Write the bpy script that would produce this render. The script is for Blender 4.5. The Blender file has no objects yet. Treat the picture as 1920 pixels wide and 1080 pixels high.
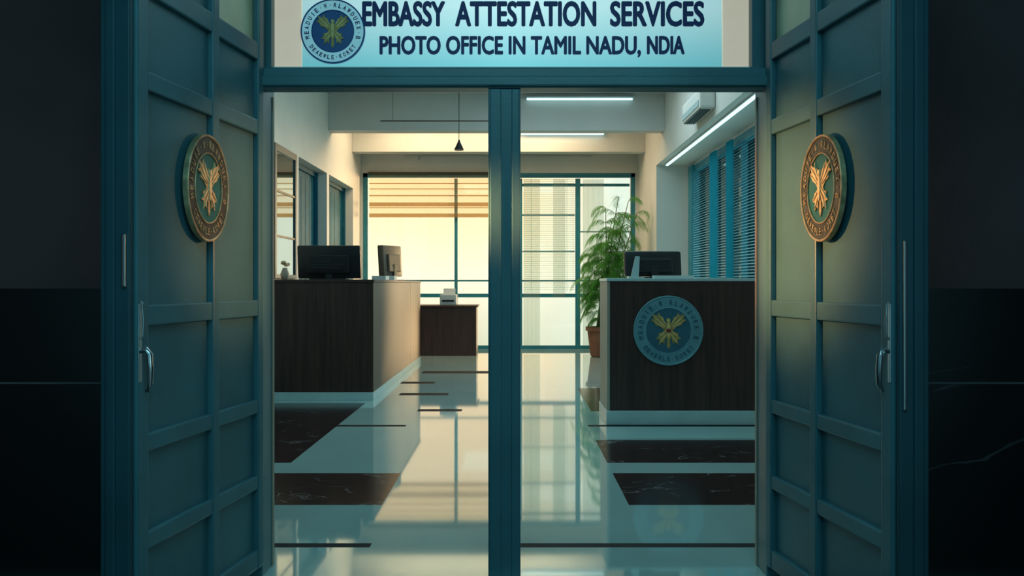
import bpy, bmesh, math, random
from mathutils import Vector, Matrix
random.seed(7)
scene = bpy.context.scene
col = scene.collection

# ---------------------------------------------------------------- materials
def new_mat(name):
    m = bpy.data.materials.new(name); m.use_nodes = True
    nt = m.node_tree
    for n in list(nt.nodes): nt.nodes.remove(n)
    out = nt.nodes.new('ShaderNodeOutputMaterial')
    return m, nt, out

def mat(name, c, rough=.5, metal=0., var=.12, scale=6., bump=.0, stretch=(1,1,1), c2=None,
        emis=None, estr=0., coat=0., spec=.5, trans=0., bscale=None, ior=1.5):
    m, nt, out = new_mat(name)
    p = nt.nodes.new('ShaderNodeBsdfPrincipled')
    tc = nt.nodes.new('ShaderNodeTexCoord'); mp = nt.nodes.new('ShaderNodeMapping')
    mp.inputs['Scale'].default_value = stretch
    nz = nt.nodes.new('ShaderNodeTexNoise'); nz.inputs['Scale'].default_value = scale
    nz.inputs['Detail'].default_value = 5
    rp = nt.nodes.new('ShaderNodeValToRGB')
    a = c; b = c2 if c2 else tuple(min(1, x*(1+var)+.002) for x in c)
    if not c2: a = tuple(x*(1-var) for x in c)
    rp.color_ramp.elements[0].color = (*a, 1); rp.color_ramp.elements[1].color = (*b, 1)
    rp.color_ramp.elements[0].position = .32; rp.color_ramp.elements[1].position = .68
    L = nt.links.new
    L(tc.outputs['Object'], mp.inputs['Vector']); L(mp.outputs[0], nz.inputs['Vector'])
    L(nz.outputs['Fac'], rp.inputs[0]); L(rp.outputs[0], p.inputs['Base Color'])
    p.inputs['Roughness'].default_value = rough; p.inputs['Metallic'].default_value = metal
    p.inputs['Coat Weight'].default_value = coat
    p.inputs['IOR'].default_value = ior
    p.inputs['Specular IOR Level'].default_value = spec
    p.inputs['Transmission Weight'].default_value = trans
    if emis:
        p.inputs['Emission Color'].default_value = (*emis, 1); p.inputs['Emission Strength'].default_value = estr
    if bump:
        bp = nt.nodes.new('ShaderNodeBump'); bp.inputs['Strength'].default_value = bump
        bp.inputs['Distance'].default_value = .01
        src = nz
        if bscale:
            src = nt.nodes.new('ShaderNodeTexNoise'); src.inputs['Scale'].default_value = bscale
            L(tc.outputs['Object'], src.inputs['Vector'])
        L(src.outputs['Fac'], bp.inputs['Height']); L(bp.outputs[0], p.inputs['Normal'])
    L(p.outputs[0], out.inputs[0])
    return m

def marble(name, base, vein, rough=.1, scale=1.2, width=.012, amt=1., dist=.7):
    m, nt, out = new_mat(name); L = nt.links.new
    p = nt.nodes.new('ShaderNodeBsdfPrincipled'); tc = nt.nodes.new('ShaderNodeTexCoord')
    mp = nt.nodes.new('ShaderNodeMapping'); mp.inputs['Rotation'].default_value=(.2,.15,.3); mp.inputs['Scale'].default_value=(.7,1.2,1.8)
    n1 = nt.nodes.new('ShaderNodeTexNoise'); n1.inputs['Scale'].default_value = scale
    n1.inputs['Detail'].default_value = 6; n1.inputs['Distortion'].default_value = dist
    rp = nt.nodes.new('ShaderNodeValToRGB'); e = rp.color_ramp.elements
    e[0].position = .5-width; e[0].color = (0,0,0,1); e[1].position = .5+width; e[1].color = (0,0,0,1)
    k = rp.color_ramp.elements.new(.5); k.color = (1,1,1,1)
    n2 = nt.nodes.new('ShaderNodeTexNoise'); n2.inputs['Scale'].default_value = scale*1.7
    mr = nt.nodes.new('ShaderNodeMapRange'); mr.inputs[1].default_value = .46; mr.inputs[2].default_value = .58
    mu = nt.nodes.new('ShaderNodeMath'); mu.operation = 'MULTIPLY'
    mu2 = nt.nodes.new('ShaderNodeMath'); mu2.operation = 'MULTIPLY'; mu2.inputs[1].default_value = amt
    mx = nt.nodes.new('ShaderNodeMixRGB'); mx.inputs[1].default_value = (*base,1); mx.inputs[2].default_value = (*vein,1)
    L(tc.outputs['Object'], mp.inputs[0])
    L(mp.outputs[0], n1.inputs['Vector']); L(tc.outputs['Object'], n2.inputs['Vector'])
    L(n1.outputs['Fac'], rp.inputs[0]); L(n2.outputs['Fac'], mr.inputs[0])
    L(rp.outputs[0], mu.inputs[0]); L(mr.outputs[0], mu.inputs[1]); L(mu.outputs[0], mu2.inputs[0])
    L(mu2.outputs[0], mx.inputs[0]); L(mx.outputs[0], p.inputs['Base Color'])
    p.inputs['Roughness'].default_value = rough
    L(p.outputs[0], out.inputs[0]); return m

def wood(name, a, b, rough=.35):
    m, nt, out = new_mat(name); L = nt.links.new
    p = nt.nodes.new('ShaderNodeBsdfPrincipled'); tc = nt.nodes.new('ShaderNodeTexCoord')
    mp = nt.nodes.new('ShaderNodeMapping'); mp.inputs['Scale'].default_value = (14,14,.7)
    nz = nt.nodes.new('ShaderNodeTexNoise'); nz.inputs['Scale'].default_value = 2.2; nz.inputs['Detail'].default_value = 8
    nz.inputs['Distortion'].default_value = .6
    rp = nt.nodes.new('ShaderNodeValToRGB'); e = rp.color_ramp.elements
    e[0].position=.3; e[0].color=(*a,1); e[1].position=.72; e[1].color=(*b,1)
    bp = nt.nodes.new('ShaderNodeBump'); bp.inputs['Strength'].default_value=.12; bp.inputs['Distance'].default_value=.004
    L(tc.outputs['Object'], mp.inputs[0]); L(mp.outputs[0], nz.inputs['Vector']); L(nz.outputs['Fac'], rp.inputs[0])
    L(rp.outputs[0], p.inputs['Base Color']); L(nz.outputs['Fac'], bp.inputs['Height']); L(bp.outputs[0], p.inputs['Normal'])
    p.inputs['Roughness'].default_value = rough
    L(p.outputs[0], out.inputs[0]); return m

def sheer(name, c, transp, tcol=None, translucent=.5):
    m, nt, out = new_mat(name); L = nt.links.new
    d = nt.nodes.new('ShaderNodeBsdfDiffuse'); t = nt.nodes.new('ShaderNodeBsdfTranslucent')
    tr = nt.nodes.new('ShaderNodeBsdfTransparent'); tr.inputs[0].default_value = (*(tcol or (1,1,1)),1)
    tc = nt.nodes.new('ShaderNodeTexCoord'); nz = nt.nodes.new('ShaderNodeTexNoise'); nz.inputs['Scale'].default_value = 9
    mx = nt.nodes.new('ShaderNodeMixRGB'); mx.inputs[1].default_value = (*[x*.75 for x in c],1); mx.inputs[2].default_value=(*c,1)
    L(tc.outputs['Object'], nz.inputs['Vector']); L(nz.outputs['Fac'], mx.inputs[0])
    L(mx.outputs[0], d.inputs[0]); L(mx.outputs[0], t.inputs[0])
    a = nt.nodes.new('ShaderNodeMixShader'); a.inputs[0].default_value = translucent
    b = nt.nodes.new('ShaderNodeMixShader'); b.inputs[0].default_value = transp
    L(d.outputs[0], a.inputs[1]); L(t.outputs[0], a.inputs[2]); L(a.outputs[0], b.inputs[1]); L(tr.outputs[0], b.inputs[2])
    L(b.outputs[0], out.inputs[0]); return m

def glass(name, gl=.07, tint=(.95,1,1)):
    m, nt, out = new_mat(name); L = nt.links.new
    g = nt.nodes.new('ShaderNodeBsdfGlossy'); g.inputs['Roughness'].default_value=.03
    tr = nt.nodes.new('ShaderNodeBsdfTransparent'); tr.inputs[0].default_value=(*tint,1)
    fr = nt.nodes.new('ShaderNodeFresnel'); mu = nt.nodes.new('ShaderNodeMath'); mu.operation='ADD'; mu.inputs[1].default_value=gl-.04
    b = nt.nodes.new('ShaderNodeMixShader'); L(fr.outputs[0], mu.inputs[0]); L(mu.outputs[0], b.inputs[0])
    L(tr.outputs[0], b.inputs[1]); L(g.outputs[0], b.inputs[2]); L(b.outputs[0], out.inputs[0]); return m

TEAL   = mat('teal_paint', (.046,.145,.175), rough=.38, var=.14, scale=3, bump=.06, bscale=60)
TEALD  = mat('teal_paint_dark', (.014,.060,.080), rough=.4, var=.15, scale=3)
TEALIN = mat('teal_paint_indoor', (.022,.22,.29), rough=.45)
TEALDR = mat('deep_teal_boards', (.010,.12,.18), rough=.7, spec=.2)
WALLIN = mat('indoor_plaster', (.74,.72,.67), rough=.8, var=.04, scale=2, bump=.05, bscale=40)
CEIL   = mat('ceiling_plaster', (.64,.64,.61), rough=.85, var=.04, scale=2)
WALLOUT= mat('outdoor_plaster', (.105,.056,.058), rough=.85, var=.2, scale=1.5, bump=.1, bscale=30)
BLACKM = marble('black_marble', (.006,.005,.006), (.30,.26,.28), rough=.3, scale=.7, width=.004, amt=.3)
FLOORW = mat('pale_polished_tile', (.44,.60,.58), rough=.045, metal=.28, var=.05, scale=1.2, spec=.5, bump=.012, bscale=2.5, ior=2.2)
FLOORD = marble('dark_marble_inlay', (.030,.014,.014), (.38,.33,.32), rough=.16, scale=2.6, width=.010, amt=.6, dist=1.4)
FLOORL = mat('dark_grout_inlay', (.012,.012,.014), rough=.7, spec=.15)
VEINL  = mat('pale_stone_line', (.11,.10,.11), rough=.5)
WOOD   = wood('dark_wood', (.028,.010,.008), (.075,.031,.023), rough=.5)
WOODL  = wood('lit_wood', (.040,.018,.010), (.080,.038,.021), rough=.45)  # lit copy of the dark wood, light on it put into the colour
PLINTH = mat('pale_plinth', (.46,.58,.58), rough=.3, var=.05)
BLACK  = mat('black_plastic', (.011,.012,.015), rough=.4, var=.2)
SCREEN = mat('screen_glass', (.01,.012,.015), rough=.08)
TAUPE  = mat('taupe_plastic', (.13,.10,.075), rough=.45, var=.1)
BEIGE  = mat('beige_plastic', (.36,.31,.25), rough=.5, var=.06)
PAPER  = mat('white_paper', (.7,.72,.7), rough=.8, var=.03)
GOLD   = mat('aged_gold', (.36,.30,.17), rough=.45, metal=.4, var=.35, scale=30, bump=.3)
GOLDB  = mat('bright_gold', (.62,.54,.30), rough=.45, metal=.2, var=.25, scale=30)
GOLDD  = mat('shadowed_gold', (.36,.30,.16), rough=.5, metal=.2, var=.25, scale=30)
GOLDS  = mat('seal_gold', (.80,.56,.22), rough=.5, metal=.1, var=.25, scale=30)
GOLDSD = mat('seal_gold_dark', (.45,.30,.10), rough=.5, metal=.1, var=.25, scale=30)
BRONZE = mat('dark_bronze', (.075,.062,.040), rough=.5, metal=.3, var=.3, scale=30)
VERDI  = mat('verdigris_bronze', (.035,.052,.050), rough=.45, metal=.2, var=.35, scale=25, bump=.2)
ENAMEL = mat('teal_enamel', (.010,.120,.135), rough=.35, var=.3)
NAVY   = mat('navy_enamel', (.015,.085,.30), rough=.4, var=.1)
NAVYT  = mat('navy_lettering', (.006,.014,.15), rough=.5, var=.05)
SEAL   = mat('seal_pale_blue', (.13,.31,.36), rough=.5, var=.15)
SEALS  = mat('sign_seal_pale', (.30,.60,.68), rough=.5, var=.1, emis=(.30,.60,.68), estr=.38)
SEALIN = mat('seal_slate_blue', (.03,.13,.19), rough=.5, var=.1)
RED    = mat('seal_red', (.25,.03,.03), rough=.5)
CHROME = mat('chrome', (.55,.58,.60), rough=.25, metal=1, var=.05)
PANEREF  = mat('cream_pane_reflection', (.85,.74,.50), rough=.4, var=.1)  # cream colour stands in for the bright reflection on the glass
SIGNSIDE = mat('side_wall_glow', (.6,.52,.42), rough=.7, emis=(.66,.56,.43), estr=.55)  # warm-lit wall beside the sign, its light put in as emission
WARMTRIM = mat('warm_trim', (.42,.30,.22), rough=.5, var=.1)
TUBE   = mat('tube_glow', (.8,.9,.9), emis=(.55,.93,1.), estr=1.5)
WHITEP = mat('white_plastic', (.5,.54,.54), rough=.4, var=.04)
TERRA  = mat('terracotta', (.22,.085,.045), rough=.75, var=.15)
SOIL   = mat('soil', (.03,.02,.015), rough=.95, var=.4, scale=40)
LEAF   = sheer('leaf_green', (.17,.46,.09), .0, None, .55)
STEM   = mat('stem_green', (.12,.17,.05), rough=.6)
GLASSM = glass('window_glass')
MIRROR = mat('mirror_glass', (.75,.72,.66), rough=.04, metal=1., var=.02)
SHADE  = sheer('roman_shade_cloth', (.85,.70,.50), .78, (1,.93,.80), .6)
SHADE2 = sheer('roman_shade_fold', (.34,.25,.16), .55, (1,.88,.68), .6)
SHEER  = sheer('sheer_curtain', (.40,.50,.48), .62, (.88,.95,.92), .55)
DRAPE  = sheer('teal_drape', (.05,.42,.52), .18, (.4,.9,1), .6)
SLAT   = sheer('blind_slat', (.60,.85,.87), .40, (.85,1,1), .6)
FLOWER = mat('cream_flower', (.6,.45,.25), rough=.7)

def sign_mat():
    m, nt, out = new_mat('backlit_sign'); L = nt.links.new
    p = nt.nodes.new('ShaderNodeBsdfPrincipled'); g = nt.nodes.new('ShaderNodeTexCoord')
    s = nt.nodes.new('ShaderNodeSeparateXYZ'); r = nt.nodes.new('ShaderNodeValToRGB')
    L(g.outputs['Generated'], s.inputs[0]); L(s.outputs['Z'], r.inputs[0])
    e = r.color_ramp.elements; e[0].color=(.14,.44,.48,1); e[1].position=.5; e[1].color=(.42,.64,.65,1)
    gx = nt.nodes.new('ShaderNodeMath'); gx.operation='SUBTRACT'; gx.inputs[1].default_value=.5; L(s.outputs['X'],gx.inputs[0])
    ab = nt.nodes.new('ShaderNodeMath'); ab.operation='ABSOLUTE'; L(gx.outputs[0],ab.inputs[0])
    mr = nt.nodes.new('ShaderNodeMapRange'); mr.inputs[1].default_value=0; mr.inputs[2].default_value=.5; mr.inputs[3].default_value=1.15; mr.inputs[4].default_value=.72
    L(ab.outputs[0],mr.inputs[0]); L(mr.outputs[0],p.inputs['Emission Strength'])
    L(r.outputs[0], p.inputs['Base Color']); L(r.outputs[0], p.inputs['Emission Color'])
    p.inputs['Roughness'].default_value=.5
    L(p.outputs[0], out.inputs[0]); return m
SIGN = sign_mat()

# ---------------------------------------------------------------- mesh helpers
ID = lambda a,b,c: Vector((a,b,c))
def frame(o, A, B, W):
    o,A,B,W = Vector(o),Vector(A),Vector(B),Vector(W)
    return lambda a,b,w: o + A*a + B*b + W*w

def box(bm, x0,x1,y0,y1,z0,z1, F=ID, bev=0, seg=2, mi=0):
    c = [(x,y,z) for x in (x0,x1) for y in (y0,y1) for z in (z0,z1)]
    v = [bm.verts.new(F(*p)) for p in c]
    fs = [bm.faces.new([v[i] for i in q]) for q in ((0,1,3,2),(4,6,7,5),(0,4,5,1),(2,3,7,6),(0,2,6,4),(1,5,7,3))]
    for f in fs: f.material_index = mi
    if bev:
        es = list({e for f in fs for e in f.edges})
        bmesh.ops.bevel(bm, geom=es, offset=bev, segments=seg, affect='EDGES', profile=.6)

def prism(bm, pts, w0, w1, F):
    a = [bm.verts.new(F(x,y,w0)) for x,y in pts]; b = [bm.verts.new(F(x,y,w1)) for x,y in pts]
    n = len(pts)
    bm.faces.new(a); bm.faces.new(b)
    for i in range(n): bm.faces.new((a[i],a[(i+1)%n],b[(i+1)%n],b[i]))

def circ(r, n=64, cx=0, cy=0): return [(cx+r*math.cos(2*math.pi*i/n), cy+r*math.sin(2*math.pi*i/n)) for i in range(n)]

def annulus(bm, r0, r1, w0, w1, F, n=72, chamfer=0):
    prof = [(r0,w0),(r0,w1-chamfer),(r0+chamfer,w1),(r1-chamfer,w1),(r1,w1-chamfer),(r1,w0)]
    rings = [[bm.verts.new(F(r*math.cos(2*math.pi*i/n), r*math.sin(2*math.pi*i/n), w)) for r,w in prof] for i in range(n)]
    k = len(prof)
    for i in range(n):
        for j in range(k):
            bm.faces.new((rings[i][j], rings[(i+1)%n][j], rings[(i+1)%n][(j+1)%k], rings[i][(j+1)%k]))

def lathe(bm, prof, cx, cy, n=40):
    rings = []
    for r,z in prof:
        rings.append([bm.verts.new((cx+r*math.cos(2*math.pi*i/n), cy+r*math.sin(2*math.pi*i/n), z)) for i in range(n)])
    for a,b in zip(rings, rings[1:]):
        for i in range(n): bm.faces.new((a[i],a[(i+1)%n],b[(i+1)%n],b[i]))
    bm.faces.new(rings[0]); bm.faces.new(rings[-1])

def tube(bm, pts, rad, n=10):
    pts = [Vector(p) for p in pts]
    rings = []
    for i,p in enumerate(pts):
        t = (pts[min(i+1,len(pts)-1)]-pts[max(i-1,0)]).normalized()
        up = Vector((0,0,1)) if abs(t.z)<.9 else Vector((1,0,0))
        s = t.cross(up).normalized(); u = s.cross(t)
        r = rad[i] if isinstance(rad,(list,tuple)) else rad
        rings.append([bm.verts.new(p+ (s*math.cos(2*math.pi*k/n)+u*math.sin(2*math.pi*k/n))*r) for k in range(n)])
    for a,b in zip(rings, rings[1:]):
        for k in range(n): bm.faces.new((a[k],a[(k+1)%n],b[(k+1)%n],b[k]))
    bm.faces.new(rings[0]); bm.faces.new(rings[-1])

def wpos(o):
    v = Vector(o.location)
    while o.parent: o = o.parent; v += Vector(o.location)
    return v

def mk(name, bm, mats, parent=None, smooth=False, label=None, cat=None, kind=None, group=None, recalc=True):
    if recalc: bmesh.ops.recalc_face_normals(bm, faces=bm.faces)
    xs=[v.co.x for v in bm.verts]; ys=[v.co.y for v in bm.verts]; zs=[v.co.z for v in bm.verts]
    o = Vector(((min(xs)+max(xs))/2,(min(ys)+max(ys))/2,min(zs)))
    bmesh.ops.translate(bm, verts=bm.verts, vec=-o)
    me = bpy.data.meshes.new(name); bm.to_mesh(me); bm.free()
    for m in (mats if isinstance(mats,(list,tuple)) else [mats]): me.materials.append(m)
    if smooth:
        for p in me.polygons: p.use_smooth = True
        try: me.set_sharp_from_angle(angle=math.radians(35))
        except Exception: pass
    ob = bpy.data.objects.new(name, me); col.objects.link(ob)
    if parent: ob.parent = parent; ob.location = o - wpos(parent)
    else: ob.location = o
    tag(ob, label, cat, kind, group); return ob

def tag(ob, label=None, cat=None, kind=None, group=None):
    if label: ob['label']=label
    if cat: ob['category']=cat
    if kind: ob['kind']=kind
    if group: ob['group']=group

def empty(name, loc, label=None, cat=None, kind=None, group=None, parent=None):
    e = bpy.data.objects.new(name, None); e.empty_display_size=.1; col.objects.link(e)
    e.location = Vector(loc) - (wpos(parent) if parent else Vector((0,0,0)))
    if parent: e.parent = parent
    tag(e,label,cat,kind,group); return e

def boxes(name, lst, m, F=ID, bev=0, **kw):
    bm = bmesh.new()
    for b in lst: box(bm, *b, F=F, bev=bev)
    return mk(name, bm, m, **kw)

# text
_cache = {}
def text_geo(s):
    if s in _cache: return _cache[s]
    cu = bpy.data.curves.new('t','FONT'); cu.body = s; cu.size=1; cu.extrude=.5; cu.resolution_u=4
    ob = bpy.data.objects.new('t',cu); col.objects.link(ob)
    dg = bpy.context.evaluated_depsgraph_get(); dg.update()
    me = bpy.data.meshes.new_from_object(ob.evaluated_get(dg))
    vs = [tuple(v.co) for v in me.vertices]; fs = [tuple(p.vertices) for p in me.polygons]
    bpy.data.objects.remove(ob); bpy.data.curves.remove(cu); bpy.data.meshes.remove(me)
    _cache[s] = (vs,fs); return vs,fs

def put_text(bm, s, F, x0, x1, y0, y1, w0, w1, bold=.0, xf=None):
    vs,fs = text_geo(s)
    if not vs: return
    ax=min(v[0] for v in vs); bx=max(v[0] for v in vs); ay=min(v[1] for v in vs); by=max(v[1] for v in vs)
    offs=[(0,0)] if not bold else [(-bold,0),(bold,0),(0,bold),(0,-bold),(-bold*.7,bold*.7),(bold*.7,bold*.7),(-bold*.7,-bold*.7),(bold*.7,-bold*.7)]
    for k,(ox,oy) in enumerate(offs):
        out=[]
        for v in vs:
            a = x0+bold+(v[0]-ax)/(bx-ax)*(x1-x0-2*bold)+ox; b = y0+bold+(v[1]-ay)/(by-ay)*(y1-y0-2*bold)+oy
            w = (w1+k*.00012) if v[2]>0 else w0
            if xf: a,b = xf(a,b)
            out.append(bm.verts.new(F(a,b,w)))
        for f in fs:
            try: bm.faces.new([out[i] for i in f])
            except ValueError: pass

def ring_text(bm, s, F, rmid, h, w0, w1, a_start, a_end, top=True, bold=0):
    n = len(s)
    for i,ch in enumerate(s):
        if ch==' ': continue
        ang = a_start + (a_end-a_start)*(i+.5)/n
        cw = h*.62 if ch not in 'I.,' else h*.18
        hh = h if ch!='.' else h*.2
        rot = ang-math.pi/2 if top else ang+math.pi/2
        cx,cy = rmid*math.cos(ang), rmid*math.sin(ang)
        def xf(a,b,cx=cx,cy=cy,rot=rot):
            return cx+a*math.cos(rot)-b*math.sin(rot), cy+a*math.sin(rot)+b*math.cos(rot)
        put_text(bm, ch, F, -cw/2, cw/2, -hh/2, hh/2, w0, w1, bold, xf)

HALF=[(0,.56),(.07,.70),(.12,.58),(.10,.38),(.22,.48),(.30,.76),(.42,.70),(.52,.98),(.60,.78),(.90,.92),(.78,.66),
      (.98,.56),(.72,.44),(.74,.30),(.46,.22),(.24,.02),(.34,-.10),(.56,-.14),(.48,-.30),(.70,-.44),(.48,-.48),(.52,-.78),
      (.34,-.62),(.22,-.72),(.20,-.48),(.12,-.34),(.08,-.52),(.10,-.80),(0,-1.0)]
def figure_pts(r):
    pts=[(x*r,y*r) for x,y in HALF]; pts+=[(-x*r,y*r) for x,y in reversed(HALF[1:-1])]
    return pts
def leafshape(ax,ay,bx,by,wd,n=7):
    a=Vector((ax,ay)); b=Vector((bx,by)); d=(b-a); p=Vector((-d.y,d.x)).normalized()
    l=[];r=[]
    for i in range(n+1):
        t=i/n; w=wd*math.sin(math.pi*t**.8)
        c=a+d*t; l.append(c+p*w); r.append(c-p*w)
    return [tuple(v) for v in l]+[tuple(v) for v in reversed(r[1:-1])]

def emblem(name, F, R, th, parent, m_base, m_ring, m_rim, m_letter, m_in, m_fig, m_figb, lab, m_acc=None, bold=0):
    e = empty(name, F(0,0,0), label=lab, parent=parent)
    bm=bmesh.new(); prism(bm, circ(R*.97), 0, th*.55, F); mk('backing_disc', bm, m_base, e)
    bm=bmesh.new(); annulus(bm, R*.66, R*.955, th*.5, th*.72, F); mk('lettered_band', bm, m_ring, e)
    bm=bmesh.new(); annulus(bm, R*.955, R, 0, th, F, chamfer=min(th*.3,R*.014)); mk('outer_rim', bm, m_rim, e, smooth=True)
    bm=bmesh.new(); annulus(bm, R*.64, R*.665, th*.5, th*.95, F, chamfer=min(th*.2,R*.008)); mk('inner_rim', bm, m_rim, e, smooth=True)
    bm=bmesh.new(); prism(bm, circ(R*.645), th*.5, th*.62, F); mk('enamel_disc', bm, m_in, e)
    bm=bmesh.new()
    ring_text(bm,'MEADUIE.W.RLAWDUEX.B', F, R*.81, R*.14, th*.7, th*.9, math.radians(200), math.radians(-20), bold=bold)
    ring_text(bm,'DEAEWLE.KORET', F, R*.81, R*.13, th*.7, th*.9, math.radians(212), math.radians(328), top=False, bold=bold)
    mk('ring_lettering', bm, m_letter, e)
    r=R*.53
    bm=bmesh.new(); prism(bm, figure_pts(r), th*.6, th*.9, F); mk('winged_figure', bm, m_figb, e)
    bm=bmesh.new()
    for sx in (-1,1):
        for q in ((.14,.18,.84,.80,.045),(.12,.32,.50,.86,.035),(.20,.14,.88,.54,.035),(.12,-.02,.62,-.40,.04),(.10,-.14,.46,-.68,.04)):
            pts=leafshape(*q); prism(bm,[(sx*x*r,y*r) for x,y in pts], th*.85, th*1.1, F)
    prism(bm,[(x*.10*r,(.02+y*.46)*r) for x,y in circ(1,20)], th*.85, th*1.25, F)
    prism(bm,[(x*.08*r,(.56+y*.10)*r) for x,y in circ(1,16)], th*.85, th*1.3, F)
    mk('wing_relief', bm, m_fig, e)
    if m_acc:
        bm=bmesh.new(); prism(bm, circ(R*.06,24), th*1.1, th*1.5, F); mk('center_stone', bm, m_acc, e)
    return e

# ---------------------------------------------------------------- room shell
YF=3.30; YI=3.45; YB=14.6; XL=-2.8; XR=2.25; HC=4.05
xc=[-4.6,-2.8,-1.5,-1.38,-1.25,-.97,-.92,-.72,-.66,-.5,-.2,-.03,.62,.72,2.25,2.8,4.6]
yc=[-2.5,3.22,3.45,3.64,3.70,4.34,5.07,5.36,6.14,6.72,6.80,7.52,7.66,8.05,8.22,8.6,8.78,9.2,9.6,9.8,10.7,11.0,14.6]
def cell(x,y):
    if y<3.22: return 3
    if x<-.72 and 4.34<y<5.07: return 1
    if x<-1.5 and 5.36<y<8.05: return 1
    if x>.62 and (4.34<y<5.07 or 5.36<y<6.14): return 1
    if 3.64<y<3.70 and (x<-.66 or x>-.03): return 2
    if 6.72<y<6.80 and (x<-.92 or x>.62): return 2
    if -.92<x<-.5 and 7.52<y<7.66: return 2
    if -1.25<x<-.72 and 8.6<y<8.78: return 2
    if -1.25<x<-.03 and 10.7<y<11.0: return 2
    if -1.38<x<-.97 and 9.6<y<9.8: return 2
    if .72<x<2.25 and 7.52<y<9.2: return 1
    return 0
bm=bmesh.new()
gv=[[bm.verts.new((x,y,0)) for y in yc] for x in xc]
for i in range(len(xc)-1):
    for j in range(len(yc)-1):
        f=bm.faces.new((gv[i][j],gv[i+1][j],gv[i+1][j+1],gv[i][j+1])); f.material_index=cell((xc[i]+xc[i+1])/2,(yc[j]+yc[j+1])/2)
r=bmesh.ops.extrude_face_region(bm, geom=list(bm.faces))
bmesh.ops.translate(bm, verts=[g for g in r['geom'] if isinstance(g,bmesh.types.BMVert)], vec=(0,0,-.1))
mk('floor', bm, [FLOORW,FLOORD,FLOORL,BLACKM], kind='structure', label='polished pale tile floor with dark marble inlay bands')

boxes('ceiling', [(XL-.4,XR+.8,YI,YB+.2,HC,HC+.15)], CEIL, kind='structure', label='plain white plaster ceiling')
boxes('ceiling_light_block', [(-4.6,4.6,-2.5,YI,3.3,3.45)], WALLOUT, kind='structure', label='unseen dark corridor ceiling added to block sky light')  # unseen, added to keep sky light off the doors
boxes('wall_left', [(-3.3,-3.02,YI,YB,0,HC),(-3.02,XL,YI,10.37,0,HC),(-3.02,XL,10.37,11.93,2.85,HC),
    (-3.02,XL,11.93,12.07,0,HC),(-3.02,XL,12.07,13.86,2.85,HC),(-3.02,XL,13.86,YB,0,HC)], WALLIN, kind='structure', label='white plaster wall with two recesses')
WX=2.8
boxes('wall_right', [(XR,WX,12.7,YB,0,HC),(XR,WX,YI,5.4,0,HC),(XR,WX,5.4,12.7,3.08,HC),
    (WX,WX+.2,YI,7.0,0,HC),(WX,WX+.2,12.55,YB,0,HC),(WX,WX+.2,7.0,12.55,0,.8),(WX,WX+.2,7.0,12.55,3.03,HC)], WALLIN, kind='structure', label='white plaster wall with deep window recess')
boxes('wall_back', [(XL-.5,-2.77,YB,YB+.2,0,HC),(2.2,XR+.75,YB,YB+.2,0,HC),(-2.77,2.2,YB,YB+.2,3.22,HC)], WALLIN, kind='structure', label='white plaster wall around the tall window')
boxes('wall_front', [(-4.6,-1.12,YF,YI,1.18,3.3),(1.12,4.6,YF,YI,1.18,3.3),(-1.12,1.12,YF,YI,2.75,3.3),(XL-.4,XR+.8,YI,YI+.02,3.3,HC)], WALLOUT, kind='structure', label='dark plaster facade wall around the entrance')
boxes('wall_front_wainscot', [(-4.6,-1.12,YF-.02,YI,0,.79),(1.12,4.6,YF-.02,YI,0,.79),(-4.6,-1.12,YF-.02,YI,.796,1.18),(1.12,4.6,YF-.02,YI,.796,1.18)], BLACKM, kind='structure', label='black veined marble wainscot panels')
boxes('trim_5', [(-4.6,-1.13,YF-.023,YF,.789,.797)], VEINL, kind='structure', label='thin pale joint line in marble wainscot')
boxes('trim_6', [(1.13,4.6,YF-.023,YF,.789,.797)], VEINL, kind='structure', label='thin pale joint line in marble wainscot')
boxes('wall_light_block_left', [(-4.75,-4.6,-2.5,YI,0,3.3)], WALLOUT, kind='structure', label='unseen dark corridor side wall added to block sky light')  # unseen side walls, added to shut out the sky light
boxes('wall_light_block_right', [(4.6,4.75,-2.5,YI,0,3.3)], WALLOUT, kind='structure', label='unseen dark corridor side wall added to block sky light')
boxes('trim_1', [(XL,XR,12.0,12.25,3.5,HC)], CEIL, kind='structure', label='white ceiling beam', bev=.008)
boxes('trim_2', [(XL,XR,13.77,14.0,3.47,HC)], CEIL, kind='structure', label='white ceiling beam', bev=.008)
boxes('baseboard_left', [(XL,XL+.015,YI,8.2,0,.1)], TEALIN, kind='structure')
boxes('baseboard_right', [(XR-.015,XR,12.72,YB,0,.1)], WHITEP, kind='structure')
boxes('trim_3', [(-2.0,1.4,14.50,14.525,3.51,3.53),(-1.75,-1.71,14.47,14.52,3.44,3.51),(-1.99,-1.97,14.525,14.6,3.51,3.53),(1.35,1.38,14.525,14.6,3.51,3.53)], WHITEP, kind='structure', label='thin curtain rail above the window')

# ---------------------------------------------------------------- entrance frame
fr = empty('trim_4', (0,3.35,0), kind='structure', label='teal painted entrance frame with centre post and transom')
for s in (-1,1):
    boxes('jamb', [(min(s*1.033,s*1.12),max(s*1.033,s*1.12),3.28,3.44,0,2.75)], TEAL, bev=.006, parent=fr)
    boxes('jamb_edge_strip', [(min(s*1.028,s*1.034),max(s*1.028,s*1.034),3.405,3.425,0,1.995)], WARMTRIM, bev=.002, parent=fr, label='worn wooden edge strip')
boxes('transom_beam', [(-1.035,1.035,3.26,3.34,1.998,2.082),(-1.035,1.035,3.245,3.26,2.005,2.045)], TEAL, bev=.005, parent=fr)
boxes('top_rail', [(-1.035,1.035,3.28,3.42,2.66,2.75)], TEAL, bev=.005, parent=fr)
boxes('centre_post', [(-.108,.024,3.27,3.34,.0,1.998),(-.10,-.056,3.258,3.27,.0,1.995),(-.012,.018,3.262,3.27,0,1.995)], TEAL, bev=.004, parent=fr)

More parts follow.
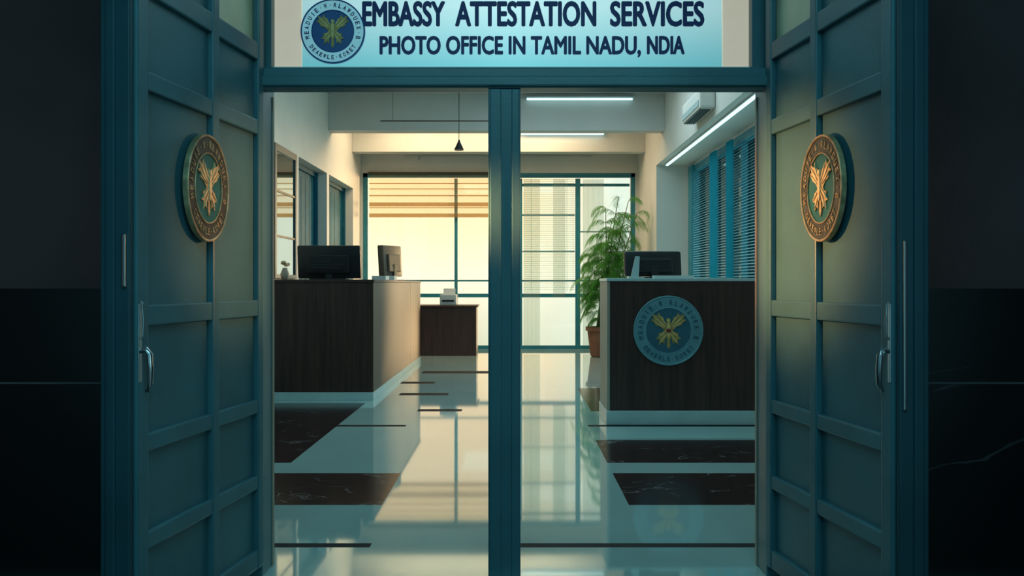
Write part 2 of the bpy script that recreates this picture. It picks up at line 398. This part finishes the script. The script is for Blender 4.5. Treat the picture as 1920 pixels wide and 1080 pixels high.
# ---------------------------------------------------------------- sign
sg = empty('sign', (0,3.36,2.09), label='backlit pale cyan sign with navy lettering above entrance', cat='sign')
boxes('sign_panel', [(-.892,.870,3.36,3.385,2.108,2.62)], SIGN, parent=sg)
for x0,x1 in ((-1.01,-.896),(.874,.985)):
    boxes('side_panel', [(x0,x1,3.365,3.385,2.108,2.62)], SIGNSIDE, parent=sg, label='cream side panel, warm wall light put in as glow')
for x0,x1 in ((-1.033,-1.01),(.985,1.033)):
    boxes('side_post', [(x0,x1,3.32,3.385,2.082,2.66)], TEAL, parent=sg, label='teal side post')
boxes('bottom_edge_strip', [(-1.01,.985,3.345,3.385,2.092,2.108)], PAPER, parent=sg, bev=.002)
FS = frame((0,3.36,0),(1,0,0),(0,0,1),(0,-1,0))
for wd,x0,x1 in (('EMBASSY',-.640,-.292),('ATTESTATION',-.250,.343),('SERVICES',.400,.796)):
    bm=bmesh.new(); put_text(bm,wd, FS, x0,x1, 2.279,2.386, 0,.005, .0038); mk('title_lettering', bm, NAVYT, sg)
bm=bmesh.new(); put_text(bm,'PHOTO OFFICE IN TAMIL NADU,', FS, -.567,.530, 2.150,2.240, 0,.005, .0028)
mk('subtitle_lettering', bm, NAVYT, sg)
bm=bmesh.new(); put_text(bm,'NDIA', FS, .555,.713, 2.163,2.240, 0,.005, .0028)
mk('subtitle_lettering', bm, NAVYT, sg)
FE = frame((-.762,3.36,2.258),(1,0,0),(0,0,1),(0,-1,0))
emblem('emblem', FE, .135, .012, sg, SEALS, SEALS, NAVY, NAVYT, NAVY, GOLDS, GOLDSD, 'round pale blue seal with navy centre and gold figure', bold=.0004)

# ---------------------------------------------------------------- door leaves
def leaf(side, idx):
    s = side
    H = Vector((s*1.045,3.262,0)); U = Vector((s*.108,-.76,0)).normalized(); W = Vector((-s*abs(U.y), -abs(U.x),0)).normalized()
    F = lambda u,w,z: H+U*u+W*w+Vector((0,0,z))
    d = empty('door_%d'%idx, H, kind='structure', label='tall teal panelled door leaf standing open, brass emblem', )
    ZB=.055
    boxes('door_panel', [(0.0,.85,-.045,0,ZB,2.17),(.38,.85,-.045,0,2.17,2.75),(0,.38,-.045,0,2.66,2.75)], TEAL, F=F, parent=d)
    boxes('glass_pane', [(0.0,.38,-.03,-.012,2.17,2.66)], PANEREF, F=F, parent=d, label='upper glass pane, its bright reflection painted cream')
    for (u0,u1) in ((0,.045),(.355,.40),(.79,.848)):
        boxes('stile', [(u0,u1,-.002,.024,ZB,2.75)], TEAL, F=F, bev=.006, parent=d)
    for z0,z1 in ((ZB,.13),(.375,.43),(.68,.735),(1.07,1.135),(1.80,1.86),(2.10,2.17),(2.66,2.75)):
        for (u0,u1) in ((.043,.357),(.398,.792)):
            boxes('rail', [(u0,u1,-.002,.021,z0,z1)], TEAL, F=F, bev=.006, parent=d)
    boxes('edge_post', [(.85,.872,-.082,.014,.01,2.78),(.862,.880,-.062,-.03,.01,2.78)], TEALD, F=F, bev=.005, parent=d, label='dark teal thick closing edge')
    A = (U if s>0 else -U)*.74
    M = frame(F(.455,.020,1.535), A, (0,0,1), W)
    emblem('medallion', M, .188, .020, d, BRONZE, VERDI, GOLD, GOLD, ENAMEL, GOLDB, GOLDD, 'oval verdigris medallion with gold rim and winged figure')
    h = empty('handle', F(.836,.024,1.0), parent=d, label='chrome lever handle on long plate')
    boxes('handle_plate', [(.829,.843,.021,.026,.90,1.14)], CHROME, F=F, bev=.002, parent=h)
    bm=bmesh.new()
    tube(bm,[F(.836,.026,.995),F(.836,.045,1.0),F(.836,.056,.985),F(.834,.058,.94),F(.83,.054,.895),F(.825,.040,.872)],[.008,.009,.010,.010,.009,.006],12)
    mk('lever', bm, CHROME, h, smooth=True)
    bm=bmesh.new(); tube(bm,[F(.836,.026,1.03),F(.836,.034,1.04),F(.836,.036,1.09),F(.836,.032,1.14),F(.836,.026,1.145)],.004,10)
    mk('pull_bar', bm, CHROME, h, smooth=True)
    bm=bmesh.new()
    if s<0: box(bm,.870,.882,-.006,.006,1.19,1.35,F=F,bev=.003)
    else: box(bm,.870,.880,-.004,.006,.82,1.33,F=F,bev=.003)
    mk('lock_plate', bm, CHROME, d, label='narrow chrome lock plate')
    for z in (.25,1.2,2.4):
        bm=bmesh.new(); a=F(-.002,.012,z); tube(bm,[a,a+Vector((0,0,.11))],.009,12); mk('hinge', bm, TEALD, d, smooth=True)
    return d
leaf(-1,1); leaf(1,2)

# ---------------------------------------------------------------- back window
w1 = empty('window_1', (-.28,YB,0), kind='structure', label='wide teal framed floor to ceiling window')
bm=bmesh.new()
for b in ((-2.77,-2.68,14.6,14.7,0,3.22),(2.12,2.2,14.6,14.7,0,3.22),(-2.77,2.2,14.6,14.7,3.14,3.22),(-2.77,2.2,14.6,14.7,0,.07)): box(bm,*b,bev=.006)
mk('window_frame', bm, TEALIN, w1)
for x0,x1 in ((-1.10,-1.04),(-.33,-.23),(.08,.14),(1.11,1.20)):
    boxes('mullion', [(x0,x1,14.6,14.68,.07,3.12)], TEALIN, bev=.005, parent=w1)
for z0,z1 in ((.95,1.02),(1.24,1.27)):
    boxes('cross_bar', [(-2.66,2.10,14.615,14.67,z0,z1)], TEALIN, bev=.005, parent=w1)
for x0,x1,z0,z1 in ((.14,2.1,2.98,3.03),(.14,1.1,2.44,2.47),(.14,1.1,1.78,1.80),(1.2,2.1,2.14,2.16)):
    boxes('cross_bar', [(x0,x1,14.62,14.66,z0,z1)], TEALIN, bev=.004, parent=w1)
boxes('glass_pane', [(-2.66,2.10,14.64,14.646,.07,3.12)], GLASSM, parent=w1)
sh = empty('roman_shade', (-1.4,14.5,2.4), label='beige woven roman shade half lowered over window', cat='window shade')
boxes('headrail',[(-2.66,-.34,14.53,14.6,3.19,3.23)],BRONZE,parent=sh)
bm=bmesh.new()
for i in range(11):
    z=3.19-.07*i
    v=[bm.verts.new(p) for p in ((-2.64,14.555,z),(-.36,14.555,z),(-.36,14.535+.015*(i%2),z-.07),(-2.64,14.535+.015*(i%2),z-.07))]
    bm.faces.new(v)
mk('shade_cloth', bm, SHADE, sh, recalc=False)
for z,h in ((3.02,.010),(2.92,.008),(2.80,.010),(2.64,.035),(2.58,.008),(2.44,.035)):
    boxes('shade_fold', [(-2.64,-.36,14.51,14.53,z-h,z+h)], SHADE2, parent=sh)
for k,(x0,x1,zb) in enumerate(((.16,.46,.08),(.70,.92,.95),(1.24,1.62,.08))):
    bm=bmesh.new(); n=120; pv=None
    for i in range(n+1):
        x=x0+(x1-x0)*i/n; y=14.54+.008*math.sin(i*math.pi*2/30)
        a=bm.verts.new((x,y,zb)); b=bm.verts.new((x,y,3.1))
        if pv: bm.faces.new((pv[0],a,b,pv[1]))
        pv=(a,b)
    mk('sheer_curtain', bm, SHEER, recalc=False, smooth=True, label='thin grey green sheer curtain hanging in window', cat='curtain', group='sheer curtains at the window')
bm=bmesh.new()
for i in range(60):
    z=3.10-.034*i; box(bm,.16,1.09,14.572,14.588,z-.005,z+.002)
for x in (.3,.95): box(bm,x,x+.006,14.57,14.59,1.05,3.14)
mk('venetian_blind', bm, SLAT, label='fine slatted pale blind in window', cat='window blind')

# ---------------------------------------------------------------- right side window, blinds, drapes
w2 = empty('window_2', (WX,9.8,.8), kind='structure', label='long teal framed side window')
bm=bmesh.new()
for b in ((WX-.03,WX+.08,7.0,7.1,.8,3.03),(WX-.08,WX+.08,12.30,12.55,.8,3.03),(WX-.03,WX+.08,7.0,12.55,2.93,3.03),(WX-.03,WX+.08,7.0,12.55,.8,.88)): box(bm,*b,bev=.006)
mk('window_frame', bm, TEALIN, w2)
for y in (8.4,9.8,11.2): boxes('mullion', [(WX-.02,WX+.03,y-.04,y+.04,.88,2.95)], TEALIN, bev=.004, parent=w2)
boxes('glass_pane', [(WX+.03,WX+.036,7.1,12.42,.88,2.95)], GLASSM, parent=w2)
bm=bmesh.new()
for i in range(56):
    z=2.91-.036*i
    v=[bm.verts.new(p) for p in ((WX-.072,7.15,z-.007),(WX-.072,12.28,z-.007),(WX-.054,12.28,z+.007),(WX-.054,7.15,z+.007))]; bm.faces.new(v)
mk('venetian_blind', bm, SLAT, recalc=False, label='pale horizontal slat blind covering side window', cat='window blind')
for (y0,y1) in ((10.65,10.95),(9.85,10.1)):
    bm=bmesh.new(); n=60; pv=None
    for i in range(n+1):
        y=y0+(y1-y0)*i/n; x=WX-.12+.018*math.sin(i*.75)
        a=bm.verts.new((x,y,.85)); b=bm.verts.new((x,y,2.98))
        if pv: bm.faces.new((pv[0],a,b,pv[1]))
        pv=(a,b)
    mk('drape', bm, DRAPE, recalc=False, smooth=True, label='teal pleated drape beside slat blind', cat='curtain', group='teal drapes at side window')
def tube_light(name, bx, body, lab):
    e=empty(name, ((bx[0]+bx[1])/2,(bx[2]+bx[3])/2,bx[4]), label=lab, cat='ceiling light')
    boxes('light_tube', [bx], TUBE, bev=.008, parent=e)
    boxes('light_housing', [body], WHITEP, bev=.004, parent=e)
tube_light('strip_light', (2.36,2.40,6.0,12.5,3.04,3.06),(2.35,2.41,5.98,12.52,3.06,3.08),'long glowing cyan white strip light under soffit')
tube_light('tube_light', (.18,1.76,11.92,11.95,3.94,3.97),(.16,1.78,11.93,12.0,3.965,4.0),'glowing fluorescent tube mounted on ceiling beam')
tube_light('tube_light', (.11,1.53,13.69,13.72,3.75,3.78),(.09,1.55,13.70,13.77,3.775,3.81),'glowing fluorescent tube mounted on ceiling beam')

ac=empty('air_conditioner',(2.15,9.4,3.15),label='white wall mounted split air conditioner above side window',cat='air conditioner')
boxes('ac_body',[(2.07,2.25,8.95,9.9,3.17,3.40)],WALLIN,bev=.03,parent=ac)
bm=bmesh.new()
for i in range(5): box(bm,2.09+i*.026,2.102+i*.026,9.02,9.84,3.158,3.172)
mk('louvre',bm,TEALD,ac)
boxes('front_flap',[(2.062,2.072,9.0,9.86,3.20,3.27)],PLINTH,parent=ac,bev=.003)

pl=empty('pendant_lamp',(-.8,11.5,3.1),label='small dark conical pendant lamp on thin rail',cat='pendant lamp')
bm=bmesh.new(); lathe(bm,[(.068,3.12),(.070,3.13),(.045,3.18),(.018,3.24),(.012,3.27)],-.80,11.5,28); mk('lamp_shade',bm,BLACK,pl,smooth=True)
bm=bmesh.new(); tube(bm,[(-.80,11.5,3.27),(-.80,11.5,4.05)],.005,8); mk('cord',bm,BLACK,pl)
bm=bmesh.new(); tube(bm,[(-1.93,11.5,3.54),(-.2,11.5,3.54)],.009,8); tube(bm,[(-1.75,11.5,3.54),(-1.75,11.5,4.05)],.003,6); mk('hanging_rail',bm,BRONZE,pl)

# ---------------------------------------------------------------- left wall: mirror & doors
mr=empty('wall_mirror',(XL,9.7,1.27),label='tall framed mirror on the white wall',cat='mirror')
boxes('mirror_glass',[(XL+.002,XL+.012,9.32,10.14,1.3,2.78)],MIRROR,parent=mr)
boxes('mirror_frame',[(XL,XL+.03,9.26,9.33,1.26,2.84),(XL,XL+.03,10.12,10.19,1.26,2.84),(XL,XL+.03,9.33,10.12,2.76,2.84),(XL,XL+.03,9.33,10.12,1.26,1.31)],TEALD,bev=.004,parent=mr)
for z in (2.28,1.75): boxes('crossbar',[(XL+.01,XL+.022,9.33,10.12,z,z+.025)],BRONZE,parent=mr)
def indoor_door(i,y0,y1):
    e=empty('door_%d'%i,(-3.0,(y0+y1)/2,0),kind='structure',label='teal boarded interior door in wall recess')
    boxes('door_leaf',[(-3.018,-2.985,y0+.06,y1-.06,.01,2.78)],TEALDR,parent=e)
    boxes('door_casing',[(-3.018,-2.95,y0+.002,y0+.06,0,2.845),(-3.018,-2.93,y1-.06,y1-.002,0,2.845),(-3.018,-2.95,y0+.06,y1-.06,2.78,2.845)],TEALDR,bev=.005,parent=e)
    n=6
    bm=bmesh.new()
    for k in range(n):
        a=y0+.1+(y1-y0-.2)*k/n; box(bm,-2.988,-2.978,a+.01,a+(y1-y0-.2)/n-.01,.1,2.7,bev=.003)
    mk('boards',bm,TEALDR,e)
    bm=bmesh.new(); tube(bm,[(-2.975,y0+.16,1.05),(-2.93,y0+.16,1.05),(-2.92,y0+.24,1.05)],.01,8); mk('door_handle',bm,CHROME,e)
indoor_door(3,10.37,11.93); indoor_door(4,12.07,13.86)

# ---------------------------------------------------------------- counters
c1=empty('reception_counter',(-2.1,8.3,0),label='long dark wood reception counter with pale plinth',cat='reception counter')
boxes('plinth',[(-2.785,-1.455,8.235,12.385,0,.08)],PLINTH,parent=c1,bev=.003)
boxes('front_panel',[(-2.79,-1.487,8.26,8.285,.08,1.215)],WOOD,parent=c1)
boxes('carcass',[(-2.78,-1.487,8.286,12.38,.081,1.214)],WOOD,parent=c1)
bm=bmesh.new()
for y0,y1 in ((8.262,11.2),(11.21,12.38)): box(bm,-1.486,-1.46,y0,y1,.08,1.215,bev=.002)
mk('side_panel',bm,WOODL,c1,label='wood side panel, lit tone put into its brown')
boxes('countertop',[(-2.795,-1.45,8.25,12.4,1.215,1.243)],WOOD,bev=.004,parent=c1)

c2=empty('reception_counter',(1.45,6.9,0),label='dark wood reception counter with round pale blue seal',cat='reception counter')
boxes('plinth',[(.78,2.22,6.80,7.40,0,.115)],PLINTH,parent=c2,bev=.003)
boxes('front_panel',[(.815,2.21,6.84,6.865,.115,1.22)],WOOD,parent=c2)
boxes('carcass',[(.82,2.2,6.866,7.38,.116,1.218)],WOOD,parent=c2)
boxes('side_panel',[(.79,.814,6.838,7.40,.115,1.22)],BEIGE,parent=c2,bev=.002,label='pale beige end panel')
boxes('countertop',[(.785,2.22,6.83,7.42,1.222,1.247)],PLINTH,bev=.004,parent=c2,label='pale blue grey counter slab')
FC=frame((1.313,6.838,.80),(1,0,0),(0,0,1),(0,-1,0))
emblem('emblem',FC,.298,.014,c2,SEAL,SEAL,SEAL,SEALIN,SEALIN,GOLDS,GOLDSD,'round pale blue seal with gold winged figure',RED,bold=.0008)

ds=empty('office_desk',(-1.1,13.5,0),label='low dark wood desk near the window',cat='desk')
boxes('desk_body',[(-1.60,-.64,13.32,13.9,0.0,.81)],WOOD,parent=ds)
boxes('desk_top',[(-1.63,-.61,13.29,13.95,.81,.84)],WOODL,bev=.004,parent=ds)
pr=empty('printer',(-1.1,13.6,.84),label='small white printer on low desk',cat='printer')
boxes('printer_body',[(-1.26,-.98,13.45,13.8,.84,1.02)],WHITEP,bev=.015,parent=pr)
boxes('paper_tray',[(-1.22,-1.02,13.72,13.76,1.02,1.12)],PAPER,parent=pr)
boxes('output_slot',[(-1.22,-1.02,13.44,13.452,.90,.93)],BLACK,parent=pr)

# ---------------------------------------------------------------- monitors
def monitor(lab, o, A, wdt, hgt, tilt=0., m=BLACK, thick=.05, gap=.03, ribs=True, bev=.018):
    o=Vector(o); A=Vector(A).normalized(); N=Vector((A.y,-A.x,0))
    e=empty('monitor',o,label=lab,cat='computer monitor')
    def F(a,b,c): return o+A*a+N*(b - tilt*(c)) + Vector((0,0,c))
    boxes('casing',[(-wdt/2,wdt/2,-thick,0,gap,gap+hgt)],m,F=F,bev=bev,parent=e,smooth=True)
    boxes('back_bulge',[(-wdt*.33,wdt*.33,-.002,.035,gap+hgt*.15,gap+hgt*.72)],m,F=F,bev=.015,parent=e)
    if ribs:
        bm=bmesh.new()
        for k in range(5): box(bm,-wdt*.25,wdt*.25,.034,.038,gap+hgt*(.22+.09*k),gap+hgt*(.25+.09*k),F=F)
        mk('vent',bm,SCREEN,e)
    boxes('screen',[(-wdt/2+.03,wdt/2-.03,-thick-.003,-thick+.004,gap+.03,gap+hgt-.03)],SCREEN,F=F,parent=e)
    F0=lambda a,b,c: o+A*a+N*b+Vector((0,0,c))
    boxes('stand_neck',[(-.035,.035,-.03,.03,.01,gap+hgt*.4)],m,F=F0,bev=.006,parent=e)
    boxes('stand_base',[(-wdt*.28,wdt*.28,-.12,.10,0,.014)],m,F=F0,bev=.005,parent=e)
    return e
monitor('large black monitor seen from behind on dark counter',(-2.05,8.85,1.243),(1,0,0),.70,.365,tilt=-.12,gap=.015,bev=.024,thick=.06)
monitor('black monitor leaning back on pale counter slab',(1.25,7.17,1.247),(1,.08,0),.52,.23,tilt=.15,gap=.018,thick=.08,bev=.028)
monitor('taupe monitor turned sideways on dark counter',(-1.72,11.4,1.243),(.42,.9,0),.46,.44,tilt=.06,m=TAUPE,thick=.10,gap=.06,ribs=False)

dd=empty('document_stand',(1.06,6.94,1.247),label='pale angled document stand on counter slab',cat='document stand')
bm=bmesh.new(); Fd=lambda a,b,c: Vector((1.04+a*(1-c*2.5)+.14*c,6.93+b+.05*c,1.257+c))
box(bm,-.035,.035,-.006,.006,0,.18,F=Fd,bev=.002); mk('stand_arm',bm,PLINTH,dd)
boxes('stand_foot',[(.98,1.12,6.88,6.99,1.247,1.257)],PLINTH,parent=dd,bev=.003)
def stack(lab,x,y,z,w,d,n=1,h=.012):
    boxes('paper_stack',[(x,x+w,y,y+d,z+h*i,z+h*(i+1)) for i in range(n)],PAPER,label=lab,cat='papers')
stack('low stack of white papers on counter slab',1.20,6.86,1.247,.34,.12,2)
stack('thin white folder on dark counter',-1.66,9.3,1.243,.16,.25,4)
stack('white papers beside taupe monitor on counter',-1.78,10.5,1.243,.2,.25,5)
vs=empty('flower_vase',(-2.57,8.95,1.243),label='small beige vase with cream flowers on counter',cat='vase')
bm=bmesh.new(); lathe(bm,[(.03,1.243),(.045,1.27),(.05,1.31),(.03,1.36),(.025,1.38)],-2.57,8.95,24); mk('vase_body',bm,BEIGE,vs,smooth=True)
bm=bmesh.new()
for i in range(9):
    a=i*2.4; r=.035*math.sqrt(i/9)+.005
    bmesh.ops.create_icosphere(bm,subdivisions=1,radius=.02,matrix=Matrix.Translation((-2.57+r*math.cos(a),8.95+r*math.sin(a),1.41+.035*((i*37)%5)/5)))
mk('flower_heads',bm,FLOWER,vs,smooth=True)

# ---------------------------------------------------------------- plant
px,py=1.42,13.2
pt=empty('potted_palm',(px,py,0),label='tall feathery green palm in brown terracotta pot',cat='potted plant')
bm=bmesh.new(); lathe(bm,[(.15,0),(.17,.02),(.22,.42),(.25,.43),(.25,.49),(.22,.49),(.21,.44)],px,py,36); mk('pot',bm,TERRA,pt,smooth=True)
bm=bmesh.new(); lathe(bm,[(.2,.43),(.205,.45),(.1,.46)],px,py,24); mk('soil',bm,SOIL,pt)
bs=bmesh.new(); bl=bmesh.new()
def clampx(v):
    return Vector((min(v.x,2.19),min(v.y,13.70),v.z))
def frond(base, dirv, length, droop, wl):
    n=36; pts=[]
    p=Vector(base); d=Vector(dirv).normalized()
    for i in range(n+1):
        pts.append(clampx(p)); p=p+d*length/n; d=(d+Vector((0,0,-droop/n))).normalized()
    tube(bs,pts[::4],[.005,.004,.004,.003,.003,.002,.002,.001,.001,.001],5)
    for i in range(2,n+1):
        t=(pts[i]-pts[i-1])
        if t.length<1e-5: continue
        t.normalize(); sd=t.cross(Vector((0,0,1)))
        if sd.length<.01: sd=Vector((1,0,0))
        sd.normalize(); Ln=wl*math.sin(math.pi*min(.97,.12+.85*i/n))
        for s in (-1,1):
            dv=(sd*s*.75+t*.7+Vector((0,0,-.5+random.uniform(-.5,.35)))).normalized()*Ln*random.uniform(.7,1.4)
            q=pts[i]; wv=t*.0038
            a=[bl.verts.new(clampx(x)) for x in (q-wv*.3,q+dv*.45-wv,q+dv+Vector((0,0,-.04)),q+dv*.45+wv)]
            bl.faces.new(a)
tops=[(1.50,13.2,2.45),(1.70,13.1,2.60),(1.88,13.25,2.55),(2.0,13.1,2.35),(1.60,13.0,2.05),(1.80,13.0,1.8),(1.42,13.15,1.95),(1.95,13.3,1.7),(1.30,13.1,1.45),(1.62,13.35,2.25),(1.75,13.3,1.6)]
for k,tp in enumerate(tops):
    a=k*2.4; top=Vector(tp)
    b=Vector((px+.07*math.cos(a),py+.07*math.sin(a),.44)); pts=[b.lerp(top,t)+Vector((.05*math.sin(t*3+k),0,0))*t*(1-t)*2 for t in [i/8 for i in range(9)]]
    tube(bs,pts,[.014-.001*i for i in range(9)],7)
    for j in range(18):
        f=.45+.55*j/17; q=pts[min(8,int(f*8))]
        aa=random.uniform(0,6.28); up=random.uniform(.5,1.6)
        frond(q,(math.cos(aa),math.sin(aa)*.6,up),random.uniform(.34,.60),random.uniform(2.6,4.2),.14)
for j in range(26):
    frond((px-.14+random.uniform(-.06,.12),py-.05,random.uniform(.6,1.7)),(-.8+random.uniform(-.2,.8),random.uniform(-.6,.5),.5),.30,3.0,.11)
mk('stem',bs,STEM,pt,smooth=True); mk('foliage',bl,LEAF,pt,recalc=False)

# ---------------------------------------------------------------- world
w=bpy.data.worlds.new('World'); scene.world=w; w.use_nodes=True; nt=w.node_tree
for n in list(nt.nodes): nt.nodes.remove(n)
L=nt.links.new
out=nt.nodes.new('ShaderNodeOutputWorld'); bg=nt.nodes.new('ShaderNodeBackground')
tc=nt.nodes.new('ShaderNodeTexCoord'); sp=nt.nodes.new('ShaderNodeSeparateXYZ'); L(tc.outputs['Generated'],sp.inputs[0])
def mrange(src,a,b):
    r=nt.nodes.new('ShaderNodeMapRange'); r.inputs[1].default_value=a; r.inputs[2].default_value=b; L(src,r.inputs[0]); return r.outputs[0]
def mix(f,a,b):
    m=nt.nodes.new('ShaderNodeMixRGB'); L(f,m.inputs[0])
    for i,v in ((1,a),(2,b)):
        if isinstance(v,tuple): m.inputs[i].default_value=(*v,1)
        else: L(v,m.inputs[i])
    return m.outputs[0]
cr=nt.nodes.new('ShaderNodeValToRGB'); e=cr.color_ramp.elements
e[0].color=(.50,.48,.34,1); e[1].color=(1.0,.62,.34,1); k=e.new(.34); k.color=(.78,.68,.50,1); k=e.new(.40); k.color=(1.0,.79,.53,1); k=e.new(.65); k.color=(1.0,.70,.42,1)
L(mrange(sp.outputs['Z'],-.1,.16),cr.inputs[0])
c=mix(mrange(sp.outputs['X'],.01,.13),cr.outputs[0],(.58,.62,.52))
c=mix(mrange(sp.outputs['X'],.35,.8),c,(.50,.95,1.02))
dim=mix(mrange(sp.outputs['X'],.35,.7),(.05,.16,.19),(.50,.95,1.02))
c=mix(mrange(sp.outputs['Y'],.1,.7),dim,c)
L(c,bg.inputs[0]); bg.inputs[1].default_value=1.7
L(bg.outputs[0],out.inputs[0])

# ---------------------------------------------------------------- lights
R=math.radians
def area(name,loc,rot,sx,sy,e,c):
    l=bpy.data.lights.new(name,'AREA'); l.shape='RECTANGLE'; l.size=sx; l.size_y=sy; l.energy=e; l.color=c
    o=bpy.data.objects.new(name,l); o.location=loc; o.rotation_euler=rot; col.objects.link(o); return o
area('ceiling_fill',(0,5.8,4.0),(0,0,0),3.0,2.5,46,(.38,.88,1.0))  # unseen fill lights added under the ceiling, the last one warm
area('ceiling_fill',(.6,9.6,4.0),(0,0,0),2.6,2.5,52,(.66,.92,1.0))
area('ceiling_fill',(-.6,13.0,4.0),(0,0,0),3.5,1.0,80,(1.0,.74,.44))
area('corridor_fill',(0,.3,3.2),(R(15),0,0),2.5,.6,40,(.28,.86,1.0))  # unseen teal fill added to brighten the door leaves
sun=bpy.data.lights.new('sun','SUN'); sun.energy=4.6; sun.color=(1,.60,.30); sun.angle=R(12)
so=bpy.data.objects.new('sun',sun); d=Vector((-math.sin(R(36))*math.cos(R(2)),-math.cos(R(36))*math.cos(R(2)),-math.sin(R(2))))
so.rotation_euler=d.to_track_quat('-Z','Y').to_euler(); so.location=(8,20,5); col.objects.link(so)
def spot(loc,target,e,c,ang,blend=.8,size=.08):  # unseen spots added in mid-air for the warm glow on the doors
    l=bpy.data.lights.new('door_glow_spot','SPOT'); l.energy=e; l.color=c; l.spot_size=R(ang); l.spot_blend=blend; l.shadow_soft_size=size
    o=bpy.data.objects.new('door_glow_spot',l); o.location=loc
    o.rotation_euler=(Vector(target)-Vector(loc)).to_track_quat('-Z','Y').to_euler(); col.objects.link(o)
spot((.80,3.15,1.55),(-1.08,3.12,1.42),150,(1,.40,.15),34,1)
spot((-.80,3.15,1.55),(1.08,3.12,1.42),380,(1,.42,.15),36,1)

# ---------------------------------------------------------------- camera
cam=bpy.data.cameras.new('Camera'); co=bpy.data.objects.new('Camera',cam); col.objects.link(co)
co.location=(0,0,1.2); co.rotation_euler=(R(90),0,0); cam.sensor_width=36; cam.lens=28.125
cam.shift_x=-5/1920; cam.shift_y=-8/1920; cam.clip_start=.05
scene.camera=co
scene.view_settings.view_transform='Standard'
scene.view_settings.look='None'
